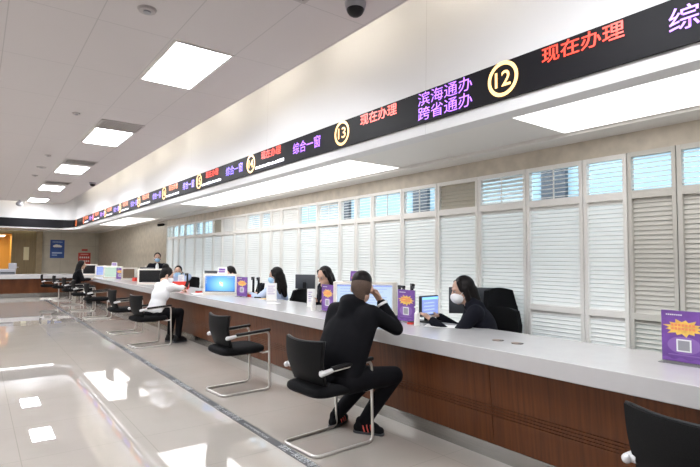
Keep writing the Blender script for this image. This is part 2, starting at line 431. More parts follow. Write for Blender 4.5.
for x, y, r, lab in ((1.03, 4.12, .075, 'flush round detector on the ceiling nearest the camera'), (1.04, 7.74, .05, 'small round sprinkler plate on the ceiling left of the second light'), (1.05, 11.3, .06, 'small round ceiling plate left of the third light'), (1.09, 12.9, .10, 'round ceiling speaker left of the third light, the largest disc'), (1.08, 14.3, .07, 'small round ceiling plate left of the fourth light')):
    t = thing('ceiling_detector', lab, 'detector', (x, y, ZC), 0, 'round ceiling fittings')
    MB().cone((0, 0, 0), (0, 0, -.02), r, r*.85, 24).build('plate', 'vent', t, True); MB().cyl((0, 0, -.018), (0, 0, -.03), r*.4, 16).build('sensor', 'greypl', t, True)
t = thing('ceiling_speaker', 'round grey speaker hanging below the far edge of the ceiling', 'speaker', (1.15, 20.9, ZC))
MB().cyl((0, 0, 0), (0, 0, -.06), .03).build('stem', 'greypl', t, True); MB().ell((0, 0, -.13), ((.11, 0, 0), (0, .11, 0), (0, 0, .09)), 22).build('shell', 'greypl', t, True, 180)
t = thing('wall_camera', 'small dark camera on the stone wall under the soffit', 'security camera', (W-.02, 16.5, 2.58))
MB().box((-.02, -.03, -.03), (.02, .03, .03), .006).build('bracket', 'darkgrey', t); MB().cyl((-.02, 0, 0), (-.20, -.06, -.03), .045).build('barrel', 'blackpl', t, True)
# tubes lying in the cove above the ceiling edge
cl = [(2.3, 1.2+1.62*k, 0) for k in range(12)]
for k, (x, y, rz) in enumerate([(2.5, -4.2+1.62*k, 0) for k in range(15)] + [(1.1-1.62*k, 21.3, 1) for k in range(6)]):
    if k == 0:
        t0 = t = thing('cove_tube', 'warm light tube hidden in the ceiling cove', 'light tube', (x, y, ZC+.06), 0, 'tubes in the ceiling cove')
        MB().cyl((0, -.55, .125), (0, .55, .125), .014, 10).build('tube', 'covelamp', t, True); MB().box((-.03, -.58, 0), (.03, .58, .105)).build('batten', 'whitepl', t)
    else: dup(t0, (x, y, ZC+.06), R(90) if rz else 0, 'warm light tube hidden in the ceiling cove')

# ------------------------------------------------------------------ LED band
t = thing('led_display_band', 'long black LED display band with glowing window numbers above the counter', 'LED sign', (0, 0, 0))
b = MB(); zs0, zs1 = 2.655, 2.925
A, B = loop(-.022), loop(0.0)
zl = lambda p: zs0 - .05*min(1, max(0, (2.95-p[0])/.4))
for i in range(len(A)-1): b.quad((*A[i], zl(A[i])), (*A[i+1], zl(A[i+1])), (*A[i+1], zs1), (*A[i], zs1)); b.quad((*A[i], zs1), (*A[i+1], zs1), (*B[i+1], zs1), (*B[i], zs1)); b.quad((*A[i], zl(A[i])), (*A[i+1], zl(A[i+1])), (*B[i+1], zl(A[i+1])), (*B[i], zl(A[i])))
b.build('screen', 'led_black', t)
XS = 2.972; ax = V((0, -1, 0)); ay = V((0, 0, 1))
def fit(body, y_left, y_right, z0, z1, m, name='service_text'):
    """one line of lettering filling the rectangle, read by a visitor facing the counter"""
    q = MB().text(body, (0, 0, 0), (1, 0, 0), (0, 1, 0), 1.0, bold=0 if '通' in body else .006 if '综' in body else .012)
    xs = [v.co.x for v in q.bm.verts]; ys = [v.co.y for v in q.bm.verts]
    x0, x1, w0, w1 = min(xs), max(xs), min(ys), max(ys)
    for v in q.bm.verts:
        u = (v.co.x-x0)/(x1-x0); w = (v.co.y-w0)/(w1-w0)
        v.co = V((XS, y_left+(y_right-y_left)*u, z0+(z1-z0)*w))
    return q.build(name, m, t, wn=False)
nums = [(12, 2.156), (13, 4.12), (14, 6.25), (15, 8.24), (16, 10.2), (17, 12.14), (18, 14.03), (19, 15.9), (20, 17.75), (21, 19.55), (22, 21.2)]
random.seed(3)
for n, y in nums:
    am = 'ledamber' if n < 20 else 'ledorange'; rd = 'ledred' if n < 16 else 'ledorange'
    MB().ring((XS, y, 2.80), ax, ay, .101, .128).build('number_ring', am, t, wn=False)
    fit(str(n), y+.066, y-.066, 2.745, 2.858, am, 'window_number')
    if n < 22: fit('现在办理', y-.31, y-.84, 2.805, 2.915, rd, 'status_text')
    if n == 13:
        pass
    if n >= 14 and n < 22:
        q = MB(); yy = y-.14
        while yy > y-.92:
            w = random.uniform(.03, .055); h = random.uniform(.03, .04)
            q.quad((XS, yy, 2.70), (XS, yy-w*.85, 2.70), (XS, yy-w*.85, 2.70+h), (XS, yy, 2.70+h)); yy -= w
        q.build('scrolling_text', 'ledwhite', t, wn=False)
    pm = 'ledpurple' if n < 15 or n > 19 else 'ledblue'
    if n == 13:
        fit('滨海通办', 3.01, 2.43, 2.80, 2.915, 'ledpurple'); fit('跨省通办', 3.01, 2.43, 2.675, 2.79, 'ledpurple')
    elif n == 12: fit('综合一窗', 1.085, .48, 2.735, 2.868, 'ledpurple')
    elif n < 22: fit('综合一窗', y-1.14, y-1.73, 2.735, 2.87, pm)

# ------------------------------------------------------------------ counter
t = tag(MB().box((3.05, -3, CT-.122), (3.95, 22.75, CT), .006).build('counter_worktop', 'worktop'), 'long white solid-surface counter top running the length of the hall', 'counter top')
cuts = [-3, -1.51, .45] + [2.41+1.96*k for k in range(11)]
for k in range(len(cuts)-1):
    y0, y1 = cuts[k], min(cuts[k+1], 22.1)
    if y1-y0 < .1: continue
    win = 12 + round((2.156-(y0+y1)/2)/-1.94)
    lab = ('red-brown wood-fronted counter cabinet with grooved band nearest the camera, right of the seam' if k == 2 else
           'red-brown wood-fronted counter cabinet out of frame beside the camera' if k < 2 else
           'red-brown wood-fronted counter cabinet below the number %d window' % (12 + (k-2)))
    c = thing('counter_cabinet', lab, 'counter', (0, y0, 0), 0, 'wood-fronted counter cabinets')
    L = y1-y0; b = MB()
    P = lambda z: 3.12+.06*(.73-z)/.62
    # panel in three bands so that four grooves run along the middle
    zz = [.118, .335, .343, .358, .366, .381, .389, .404, .412, .73]
    pts = []
    for i, z in enumerate(zz):
        pts.append((P(z) + (0.006 if i in (2, 4, 6, 8) and False else 0), z))
    prof = []
    for i, z in enumerate(zz[:-1]):
        groove = i in (1, 3, 5, 7); dx = .007 if groove else 0
        prof += [(P(z)+dx, z), (P(zz[i+1])+dx, zz[i+1])]
    outl = [(x, .003, z) for x, z in prof] + [(3.22, .003, .73), (3.22, .003, .118)]
    b.prism(outl, (0, L-.006, 0)); b.build('wood_panel', 'wood', c)
    MB().box((3.185, 0, 0), (3.23, L, .112)).build('kickplate', 'steel', c)
for y in (2.555, 2.374):
    g = thing('cable_grommet', 'grey round cable grommet in the counter, %s from the seated staff woman' % ('nearer' if y > 2.5 else 'farther'), 'grommet', (3.43, y, CT), 0, 'cable grommets')
    MB().cyl((0, 0, 0), (0, 0, .004), .045, 24).build('cap', mat('grommet_taupe', (.20, .15, .13), .8), g, True); MB().box((-.02, -.045, .0035), (.02, -.025, .0055)).build('slot', 'darkgrey', g)
# far cross counter
c = thing('cross_counter', 'far wood-fronted counter crossing the end of the hall under the blue poster', 'counter', (0, 22, 0))
MB().box((-.1 if False else .62, -.12, CT-.15), (3.045, .78, CT), .006).build('worktop', 'worktop', c)
MB().box((.68, 0, .16), (3.045, .05, CT-.15)).build('wood_panel', 'wood', c); MB().box((.68, .015, 0), (3.045, .05, .16)).build('kickplate', 'steel', c)
MB().box((.66, .0, 0), (.70, .72, CT-.15)).build('end_panel', 'wood', c)

# floor strip
Lab = []
t = thing('waiting_line_strip', 'dark grey waiting line strip with pale lettering along the floor', 'floor marking', (0, 0, 0))
MB().box((1.975, -1, .0), (2.05, 20.6, .002)).build('band', 'strip', t)
y = 18.29
while y > 0:
    MB().text('请在一米线外等候', (1.987, y, .0035), (0, -1, 0), (1, 0, 0), .072).build('lettering', 'striptext', t, wn=False)
    MB().text('PLEASE WAIT BEHIND THE LINE', (1.998, y-.67, .0035), (0, -1, 0), (1, 0, 0), .033).build('lettering', 'striptext', t, wn=False)
    y -= 1.335

# ------------------------------------------------------------------ chairs
def visitor_chair(lab, loc, rz):
    t = thing('visitor_chair', lab, 'chair', loc, rz, 'visitor chairs along the counter')
    def fil(p, r=.06, n=5):
        o = [V(p[0])]
        for i in range(1, len(p)-1):
            a, q, c = V(p[i-1]), V(p[i]), V(p[i+1]); d0 = (a-q).normalized(); d1 = (c-q).normalized()
            for k in range(n+1):
                u = k/n; o.append((q+d0*r)*(1-u)**2 + q*2*u*(1-u) + (q+d1*r)*u*u)
        return o+[V(p[-1])]
    s = .235
    pts = fil([(-.23, s, .635), (.255, s, .668), (.275, s, .013), (-.30, s-.015, .013), (-.30, -s+.015, .013), (.275, -s, .013), (.255, -s, .668), (-.23, -s, .635)])
    MB().tube(pts, .0125, 10).build('sled_frame', 'chrome', t, True, 180)
    # seat carrier
    b = MB(); b.tube([(.26, s, .435), (.20, s-.03, .425), (.20, -s+.03, .425), (.26, -s, .435)], .011); b.tube([(.2, 0, .425), (-.2, 0, .43)], .014)
    b.box((-.22, -.12, .425), (.18, .12, .44)); b.build('seat_support', 'chrome', t, True)
    def seat(u, v):
        a = 2*math.pi*u; e = .42
        c0, s0 = math.cos(a), math.sin(a); x = math.copysign(abs(c0)**e, c0); y = math.copysign(abs(s0)**e, s0)
        rr = math.sin(math.pi*min(max(v, .0), 1))**.35 if 0 < v < 1 else 0
        z = .475 - .042*math.cos(math.pi*v)*(-1)
        return (x*.275*rr - .035, y*.25*rr, .468 + .05*(-math.cos(math.pi*v)) + .012*(x*rr)**2*(1 if v > .5 else 0))
    b = MB().grid(seat, 40, 12); bmesh.ops.remove_doubles(b.bm, verts=b.bm.verts, dist=1e-4); b.build('seat', 'blackfab', t, True, 180)
    def back(u, v):
        y = (u-.5)*(.40+.09*v); z = .535+.32*v
        x = -.225 - .075*v + .05*(2*u-1)**2*(.6+.4*v) + .03*math.sin(math.pi*v)*-1
        return (x, y, z + .012*(2*u-1)**2*(1 if v > .5 else -1)*abs(2*v-1))
    MB().grid(back, 16, 12, .014).build('backrest', 'blackmesh', t, True, 60)
    rim = [back(u/16, 0) for u in range(17)] + [back(1, v/10) for v in range(1, 10)] + [back(1-u/16, 1) for u in range(17)] + [back(0, 1-v/10) for v in range(1, 10)]
    MB().tube([V(p)+V((.007, 0, 0)) for p in rim], .011, 8, True).build('back_frame', 'blackpl', t, True, 180)
    for sg in (1, -1):
        MB().box((-.165, -.021, -.016), (.27, .021, .016), .012, Matrix.Translation((0, sg*s, .666)) @ Matrix.Rotation(R(-3.9), 4, 'Y')).build('armrest', 'blackpl', t, True)
        b = MB(); b.cap((-.265, sg*(s+.005), .628), (-.165, sg*s, .642), .022, .018, 14); b.cyl((-.245, sg*(s-.03), .632), (-.25, sg*(s+.01), .632), .02); b.build('arm_bracket', 'silver', t, True)
    return t
ch = visitor_chair('black mesh visitor chair occupied by the man in black, nearest whole chair', (2.375, 3.44, 0), R(4))
dup(ch, (2.47, 5.42, 0), R(3), 'empty black mesh visitor chair below window 13, between two seated visitors')
dup(ch, (2.44, 8.98, 0), R(8), 'black mesh visitor chair under the woman in white')
dup(ch, (2.44, 10.75, 0), R(2), 'empty black mesh visitor chair just beyond the woman in white')
dup(ch, (2.47, 13.75, 0), R(0), 'empty black mesh visitor chair, second beyond the woman in white')
dup(ch, (2.47, 15.8, 0), R(-3), 'empty black mesh visitor chair, third beyond the woman in white')
dup(ch, (2.5, 17.95, 0), R(2), 'black mesh visitor chair under the far woman in black')
dup(ch, (2.45, 19.95, 0), R(0), 'empty black mesh visitor chair just beyond the far woman in black')
dup(ch, (2.2, 21.05, 0), R(-5), 'empty black mesh visitor chair farthest away, below the blue poster')
dup(ch, (2.58, .80, 0), R(-6), 'black chair back cut off by the lower right corner of the photo')

def office_chair(lab, loc, rz, h=1.05):
    t = thing('office_chair', lab, 'office chair', loc, rz, 'staff office chairs')
    b = MB()
    for k in range(5):
        a = 2*math.pi*k/5; b.cone((0, 0, .10), (.27*math.cos(a), .27*math.sin(a), .07), .025, .018, 10)
    b.build('star_base', 'blackpl', t, True)
    for k in range(5):
        a = 2*math.pi*k/5; x, y = .27*math.cos(a), .27*math.sin(a)
        MB().cyl((x-.02*math.sin(a), y+.02*math.cos(a), .028), (x+.02*math.sin(a), y-.02*math.cos(a), .028), .028, 14).build('caster', 'blackpl', t, True)
    MB().cyl((0, 0, .08), (0, 0, .42), .028).build('gas_column', 'chrome', t, True)
    MB().box((-.23, -.24, .42), (.24, .24, .51), .04, seg=4).build('seat', 'blackfab', t, True, 60)
    def back(u, v):
        y = (u-.5)*(.42+.05*math.sin(math.pi*v)); z = .56+(h-.56)*v
        return (-.23-.08*v + .05*(2*u-1)**2, y*(1-.12*max(0, v-.7)/.3), z-.03*(2*u-1)**2*(1 if v > .7 else 0))
    MB().grid(back, 14, 12, .055).build('backrest', 'blackfab', t, True, 60)
    MB().tube([(-.05, 0, .43), (-.24, 0, .45), (-.295, 0, .62)], .02).build('back_stem', 'blackpl', t, True)
    for sg in (1, -1):
        MB().tube([(.02, sg*.25, .45), (.02, sg*.29, .55), (.03, sg*.29, .66), (-.18, sg*.28, .66)], .016).build('armrest', 'blackpl', t, True)
    return t
oc = office_chair('black office chair holding the masked staff woman at the near counter', (4.10, 3.21, 0), R(186), 1.02)
office_chair('empty black office chair behind the nearest staff woman, against the louvres', (4.60, 3.14, 0), R(-96), 1.2)
dup(oc, (4.17, 7.36, 0), R(118), 'black office chair of the woman in pale blue')
dup(oc, (4.40, 6.2, 0), R(170), 'black office chair of the staff woman in dark suit beside a grey monitor')
dup(oc, (4.30, 9.15, 0), R(165), 'black office chair behind the bright blue desktop screen')
dup(oc, (4.38, 11.75, 0), R(190), 'empty black office chair left of the bright blue desktop screen')
dup(oc, (4.28, 12.75, 0), R(200), 'black office chair of the staff member in blue mask')
dup(oc, (4.25, 17.3, 0), R(180), 'black office chair behind the pale green far screen')
dup(oc, (4.25, 18.4, 0), R(170), 'black office chair behind the lavender far screen')

# ------------------------------------------------------------------ things on the counter
def wallpaper():
    # the desktop picture itself: pale in the middle, deep blue at the rim
    m = mat('screen_desktop_picture', (.02, .02, .022), .3, emit=.36); nt = m.node_tree; b = nt.nodes['Principled BSDF']
    tc = nt.nodes.new('ShaderNodeTexCoord'); mp = nt.nodes.new('ShaderNodeMapping'); g = nt.nodes.new('ShaderNodeTexGradient'); g.gradient_type = 'SPHERICAL'
    mp.inputs['Location'].default_value = (-.1, 0, -.9); mp.inputs['Scale'].default_value = (3.0, 3.0, 4.6); r = nt.nodes.new('ShaderNodeValToRGB')
    r.color_ramp.elements[0].color = (.02, .20, .70, 1); r.color_ramp.elements[1].color = (.35, .85, 1, 1); r.color_ramp.elements[0].position = .05
    nt.links.new(tc.outputs['Object'], mp.inputs['Vector']); nt.links.new(mp.outputs['Vector'], g.inputs['Vector']); nt.links.new(g.outputs['Fac'], r.inputs['Fac']); nt.links.new(r.outputs['Color'], b.inputs['Emission Color'])
    m.cycles.emission_sampling = 'NONE'; return m
def kiosk(lab, x, y, n, w, h, kind, dep=.12):
    """cream boxed display; local -Y is the screen side"""
    t = thing('display_kiosk', lab, 'display', (x, y, CT), faz(*n), 'boxed displays on the counter')
    b = MB(); b.box((-w/2, 0, .012), (w/2, dep, h), .012, seg=3); b.box((-w/2-.0, -.0, 0), (w/2, dep, .02)); b.build('housing', 'creampl', t, True)
    m = .05; sw = w-2*m; z0, z1 = .055, h-.035
    b = MB(); fr = .012
    for lo, hi in (((-sw/2-fr, z0-fr), (sw/2+fr, z0)), ((-sw/2-fr, z1), (sw/2+fr, z1+fr)), ((-sw/2-fr, z0), (-sw/2, z1)), ((sw/2, z0), (sw/2+fr, z1))): b.box((lo[0], -.008, lo[1]), (hi[0], .004, hi[1]))
    b.build('bezel', 'whitepl', t)
    s = MB().box((-sw/2, -.002, z0), (sw/2, .004, z1)).build('screen', {'desktop': wallpaper(), 'white': 'scrwhite', 'green': 'scrpale', 'lav': 'scrlav', 'off': 'scrdark', 'brown': mat('brown_panel', (.20, .13, .08), .4)}[kind], t)
    if kind == 'desktop':
        cx, cz = .02, (z0+z1)/2
        for (dx, dz, mm) in ((-.028, .006, 'flagr'), (.004, .0, 'flagg'), (-.03, -.026, 'flagb'), (.002, -.032, 'flagy')):
            MB().quad((cx+dx, -.004, cz+dz), (cx+dx+.026, -.004, cz+dz-.004), (cx+dx+.028, -.004, cz+dz+.024), (cx+dx+.002, -.004, cz+dz+.028)).build('logo_pane', mm, s)
        MB().box((-sw/2, -.004, z0), (sw/2, -.001, z0+.014)).build('taskbar', 'darkgrey', s)
        b = MB()
        for i in range(4): b.box((-sw/2+.012, -.004, z1-.03-.035*i), (-sw/2+.03, -.001, z1-.012-.035*i))
        b.box((-sw/2+.03, -.004, z1-.02), (-sw/2+.12, -.001, z1-.012)); b.box((sw/2-.15, -.004, z1-.024), (sw/2-.03, -.001, z1-.014)); b.build('desktop_icons', 'scrwhite', s)
    elif kind == 'white':
        MB().box((-sw/2, -.004, z1-.02), (sw/2, -.001, z1)).build('title_bar', 'scrlav', s)
        b = MB()
        for i in range(6): b.box((-sw/2+.04, -.004, z1-.05-.032*i), (sw/2-.06-.05*(i % 3), -.001, z1-.043-.032*i))
        b.build('text_lines', 'scrlav', s)
    elif kind == 'lav': MB().box((-sw/2+.04, -.004, z0+.05), (sw/2-.05, -.001, z0+.08)).build('dialog', 'scrwhite', s)
    b = MB()
    for i in range(3): b.cyl((w/2-.09+.025*i, -.003, .025), (w/2-.09+.025*i, .003, .025), .006, 10)
    b.build('buttons', 'greypl', t)
    return t
kiosk('cream boxed screen in front of the man in black', 3.68, 4.62, (-.75, -.66), .76, .385, 'white')
kiosk('cream boxed screen showing a bright blue desktop', 3.50, 8.52, (-.72, -.69), .66, .375, 'desktop')
kiosk('cream boxed black screen left of the woman in white', 3.44, 12.75, (-.5, -.86), .62, .385, 'off')
kiosk('cream boxed brown-faced screen beside pink box, right of pale green screen', 3.60, 15.6, (-.45, -.89), .42, .36, 'brown')
kiosk('cream boxed pale green screen on the far counter', 3.45, 17.0, (-.42, -.90), .56, .38, 'green')
kiosk('cream boxed lavender screen on the far counter', 3.52, 18.9, (-.4, -.91), .50, .37, 'lav')
kiosk('cream boxed black screen farthest along the counter', 3.36, 20.45, (-.33, -.94), .52, .40, 'off')

def sign(lab, x, y, n=(-1, 0), first=[None]):
    if first[0]: return dup(first[0], (x, y, CT), faz(*n), lab)
    t = thing('acrylic_sign', lab, 'sign', (x, y, CT), faz(*n), 'purple counter signs')
    t.scale = (1, 1, .94); w, h = .255, .345; z0 = .012
    MB().box((-w/2-.01, -.05, 0), (w/2+.01, .05, .005), .002).build('stand_base', 'acrylic', t)
    MB().box((-w/2-.003, .001, .004), (w/2+.003, .005, h+z0+.003)).build('stand_sheet', 'acrylic', t)
    p = MB().box((-w/2, -.004, z0), (w/2, .0005, z0+h)).build('board', 'purple', t)
    c = (0, .242); pts = []
    for k in range(26):
        a = 2*math.pi*k/26; r = 1.0 if k % 2 == 0 else .74
        if k % 4 == 0: r = 1.16
        pts.append((c[0]+.108*r*math.cos(a), -.0045, c[1]+.054*r*math.sin(a)))
    MB().prism(pts, (0, -.001, 0)).build('starburst', 'yellow', p)
    b = MB()
    for zz, n_ in ((.252, 7), (.228, 7)):
        for i in range(n_):
            x0 = -.07+.02*i; b.box((x0, -.0075, zz), (x0+.015, -.0056, zz+.017))
    b.build('burst_lettering', 'orange', p)
    MB().ell((0, -.0042, .125), ((.095, 0, 0), (0, .0006, 0), (0, 0, .06)), 24).build('halo', 'lilac', p)
    MB().box((-.042, -.007, .082), (.042, -.0045, .166)).build('square_card', 'paper', p)
    MB().box((-.033, -.0078, .091), (.033, -.0065, .157)).build('square_print', 'greypl', p)
    b = MB()
    for i in range(8): b.box((-.10+.012*i, -.0055, .325), (-.092+.012*i, -.0042, .333))
    b.build('heading_marks', 'paper', p)
    b = MB(); b.box((-.09, -.0055, .055), (.09, -.0042, .062)); b.build('footer_line', 'lilac', p)
    b = MB().grid(lambda u, v: (-w/2+.003+(w-.006)*u, -.0048, z0+.004+v*(.018+.007*math.sin(u*18))), 30, 1); b.build('wave_band', mat('sign_violet', (.22, .09, .42), .4), p)
    first[0] = t; return t
sign('purple sign at the right edge of the counter, nearest the camera', 3.63, 1.285)
sign('purple sign with yellow burst right of the man in black', 3.62, 3.84)
sign('purple sign with yellow burst left of the man in black', 3.50, 5.12)
sign('narrow-looking purple sign right of the bright blue desktop screen', 3.66, 7.95, (-.95, -.3))
sign('purple sign right of the far pale green screen', 3.52, 16.35, (-.8, -.6))

def tent(lab, x, y, z, n, m1, m2):
    t = thing('tent_card', lab, 'card', (x, y, z), faz(*n), 'tent cards on display boxes')
    b = MB(); b.prism([(-.08, -.045, 0), (-.08, .045, 0), (-.08, .01, .12), (-.08, .004, .12)], (.16, 0, 0)); b.build('card', m1, t)
    mt = Matrix.Translation((0, -.023, .062)) @ Matrix.Rotation(R(-22.2), 4, 'X')
    MB().box((-.06, -.004, .0), (.06, .0, .035), mtx=mt).build('print_block', m2, t); MB().box((-.06, -.004, -.04), (.06, .0, -.012), mtx=mt).build('print_line', 'orange' if m1 == 'purple' else 'lilac', t)
tent('purple tent card on the screen box left of the man', 3.80, 4.92, CT+.385, (-.75, -.66), 'purple', 'lilac')
tent('white tent card on top of the bright blue desktop screen box', 3.56, 8.57, CT+.375, (-.72, -.69), 'paper', 'purple')
tent('white tent card on top of the pale green screen box', 3.5, 17.05, CT+.38, (-.42, -.9), 'paper', 'lilac')

def doc_camera(lab, x, y, h, n=(-.6, -.8)):
    t = thing('document_camera', lab, 'document camera', (x, y, CT), faz(*n), 'document cameras')
    MB().box((-.06, -.05, 0), (.06, .06, .018), .006).build('base', 'blackpl', t)
    MB().cone((0, .03, .015), (0, .03, h), .022, .018, 14).build('column', 'blackpl', t, True)
    MB().box((-.018, -.10, h-.025), (.018, .045, h), .006).build('arm', 'blackpl', t)
    MB().cyl((0, -.085, h-.05), (0, -.085, h-.02), .016).build('lens', 'darkgrey', t, True)
doc_camera('tall black document camera column left of the woman in pale blue', 3.82, 7.86, .34)
doc_camera('second black document camera column, nearer the woman in pale blue', 3.80, 7.62, .34)
doc_camera('black document camera rising behind the purple sign right of the man', 3.84, 3.98, .39)
doc_camera('black document camera at the edge of the man\'s screen box', 3.87, 4.20, .36, (-.3, -.9))
doc_camera('black document camera left of the staff member in blue mask', 3.75, 12.05, .32)
doc_camera('black document camera right of the staff member in blue mask', 3.75, 11.0, .32)
def monitor(lab, x, y, n, w, h, screen, z=CT, up=.11):
    t = thing('staff_monitor', lab, 'monitor', (x, y, z), faz(*n), 'staff monitors')
    MB().box((-.11, -.07, 0), (.11, .09, .012), .004).build('foot', 'blackpl', t); MB().box((-.03, .035, .01), (.03, .06, up+.12), .005).build('stem', 'blackpl', t)
    MB().box((-w/2, -.0, up), (w/2, .035, up+h), .008).build('casing', 'darkgrey', t, True)
    s = MB().box((-w/2+.014, -.003, up+.02), (w/2-.014, .002, up+h-.014)).build('screen', screen, t)
    if screen == 'scrlav':
        MB().box((-w/2+.014, -.005, up+h-.04), (w/2-.014, -.002, up+h-.014)).build('title_bar', 'scrbar', s)
        b = MB()
        for i in range(5): b.box((-w/2+.04, -.005, up+h-.08-.035*i), (w/2-.08, -.002, up+h-.068-.035*i))
        b.build('text_lines', 'scrwhite', s)
monitor('black monitor with a pale blue page in front of the nearest staff woman', 3.85, 3.72, (.12, -.99), .30, .215, 'scrlav', CT, .06)
monitor('grey monitor seen from behind left of the staff woman in dark suit', 4.63, 7.46, (.8, .55), .37, .25, 'scrdark', .74, .24)
monitor('dark monitor seen from behind just above the blue desktop screen box', 3.84, 9.75, (.9, .3), .42, .27, 'scrdark', CT, .13)
monitor('dark monitor left of the white-framed black screen', 3.80, 14.4, (.8, .5), .46, .28, 'scrdark')
dk = thing('side_desk', 'low pale desk against the louvres behind the nearest staff woman', 'desk', (4.58, 4.15, 0))
MB().box((-.27, -.52, .715), (.25, .5, .74), .004).build('desktop', 'whitepl', dk)
for sx in (-.24, .21):
    for sy in (-.49, .47): MB().box((sx, sy-.02, 0), (sx+.03, sy+.02, .715)).build('leg', 'greypl', dk)
dk2 = thing('side_desk', 'low pale desk against the louvres behind the woman in pale blue', 'desk', (4.66, 7.35, 0))
MB().box((-.17, -.3, .715), (.17, .3, .74), .004).build('desktop', 'whitepl', dk2)
for sx in (-.15, .12):
    for sy in (-.27, .27): MB().box((sx, sy-.02, 0), (sx+.03, sy+.02, .715)).build('leg', 'greypl', dk2)
monitor('large grey monitor behind the head of the nearest staff woman', 4.56, 3.76, (.75, .65), .50, .30, 'scrdark', .74, .15)

def bottle(lab, x, y, h=.17, m='whitepl', cap='whitepl'):
    t = thing('sanitizer_bottle', lab, 'bottle', (x, y, CT), 0, 'small bottles on the counter')
    b = MB(); b.cyl((0, 0, 0), (0, 0, h*.62), .028, 18); b.cone((0, 0, h*.62), (0, 0, h*.74), .028, .012, 18); b.build('body', m, t, True)
    b = MB(); b.cyl((0, 0, h*.74), (0, 0, h), .008, 10); b.box((-.035, -.008, h-.012), (.01, .008, h), .003); b.build('pump', cap, t, True)
bottle('white pump bottle beside the purple sign left of the man', 3.47, 5.40, .20)
bottle('white pump bottle by the hand of the nearest staff woman', 3.52, 3.58, .19)
bottle('white pump bottle near the notice holder of the woman in dark suit', 3.70, 5.75, .16)
def holder(lab, x, y, n, w=.15, h=.25):
    t = thing('notice_holder', lab, 'notice holder', (x, y, CT), faz(*n), 'white upright notice holders')
    MB().box((-w/2, -.04, 0), (w/2, .05, .008), .002).build('foot', 'whitepl', t); MB().box((-w/2, 0, .006), (w/2, .012, h), .003).build('panel', 'paper', t)
    b = MB()
    for i in range(5): b.box((-w/2+.02, -.002, h-.05-.03*i), (w/2-.03-.02*(i % 2), .001, h-.043-.03*i))
    b.build('print_lines', 'lilac', t)
holder('white upright notice in front of the woman in pale blue', 3.72, 7.0, (-.5, -.86), .16, .27)
holder('white upright notice beside the grey monitor back', 3.72, 5.86, (-.6, -.8), .10, .24)
holder('white upright notice in front of the staff member in blue mask', 3.76, 11.42, (-.4, -.9), .13, .27)
def paper(lab, x, y, rz, w=.21, l=.30, m='paper'):
    return tag(place(MB().box((-w/2, -l/2, 0), (w/2, l/2, .002)).build('paper_sheet', m), x, y, CT, rz), lab, 'paper', 'papers on the counter')
def place(o, x, y, z, rz): o.location = (x, y, z); o.rotation_euler = (0, 0, rz); return o
paper('white paper in front of the nearest staff woman', 3.70, 3.42, R(35), .21, .32)
paper('small printed paper before the notice facing the woman in pale blue', 3.52, 6.55, R(20), .12, .16)
paper('white paper under the woman in white\'s hands', 3.30, 9.05, R(-10))
paper('yellow and white paper beside the black document cameras', 3.80, 7.35, R(30), .2, .14, 'yellow')
def stampbox(lab, x, y, s=(.06, .09, .03), m='red'):
    t = thing('ink_pad', lab, 'ink pad', (x, y, CT), R(20), 'small red boxes on the counter')
    MB().box((-s[0], -s[1]/2, 0), (s[0], s[1]/2, s[2]), .006).build('tray', m, t); MB().box((-s[0]*.9, -s[1]*.45, s[2]), (s[0]*.9, s[1]*.45, s[2]+.008), .003).build('lid', 'darkgrey' if m == 'red' else m, t)
stampbox('small red ink pad by the pump bottle near the nearest staff woman', 3.56, 3.70, (.04, .06, .02))
stampbox('small red ink pad left of the blue desktop screen', 3.42, 9.35, (.05, .09, .025))
stampbox('small red ink pad right of the narrow purple sign', 3.78, 7.85, (.05, .08, .04))
stampbox('pink-red box on the far counter right of the brown-faced screen', 3.6, 14.75, (.08, .12, .10))
t = thing('folder_tray', 'bright red folder tray standing before the woman in white', 'folder tray', (3.42, 10.55, CT), faz(-.45, -.89))
b = MB(); b.box((-.20, 0, 0), (.20, .008, .155)); b.box((-.20, .13, 0), (.20, .138, .155)); b.box((-.20, 0, 0), (-.192, .138, .155)); b.box((.192, 0, 0), (.20, .138, .155)); b.box((-.2, 0, 0), (.2, .138, .006)); b.build('tray', 'red', t)
MB().box((-.18, .03, .008), (.18, .10, .145)).build('papers', 'paper', t)
# far counter machine
t = thing('desk_printer', 'grey desktop machine on the far cross counter at the left edge', 'printer', (.95, 22.25, CT))
MB().box((-.25, 0, 0), (.25, .4, .2), .02).build('body', 'greypl', t); MB().box((-.22, -.012, .03), (.22, .01, .10), .004).build('paper_tray', 'darkgrey', t); MB().box((.02, -.01, .2), (.27, .03, .42), .008).build('screen_panel', 'greypl', t)
dup(oc, (.35, 21.9, 0), R(20), 'dark office chair cut off by the left edge beside the far counter')

# posters on the far wall
t = thing('wall_poster', 'blue poster with a white cloud shape on the far wall', 'poster', (3.08, YF-.010, 1.89))
MB().box((-.295, 0, -.43), (.295, .01, .43)).build('sheet', 'posterblue', t)
b = MB()
for dx, dz, r in ((-.12, .13, .05), (-.04, .15, .07), (.06, .14, .06), (.13, .125, .045)): b.ell((dx, -.001, dz), ((r*1.3, 0, 0), (0, .002, 0), (0, 0, r)), 16)
b.build('cloud', 'paper', t)
b = MB()
for i in range(7): b.box((-.20+.06*i, -.002, .31), (-.16+.06*i, .001, .35))
b.box((-.22, -.002, -.22), (.20, .001, -.15)); b.box((-.22, -.002, -.31), (.0, .001, -.27)); b.build('print', mat('poster_pale', (.45, .6, .85), .5), t)
t = thing('wall_poster', 'red poster with two rows of photos on the far wall', 'poster', (4.24, YF-.010, 1.42))
MB().box((-.27, 0, -.35), (.27, .01, .31)).build('sheet', 'posterred', t)
b = MB()
for j in (0.09, -.09):
    for i in range(5): b.box((-.21+.09*i, -.003, j-.05), (-.15+.09*i, .001, j+.03))
b.build('photo_print', 'paper', t)
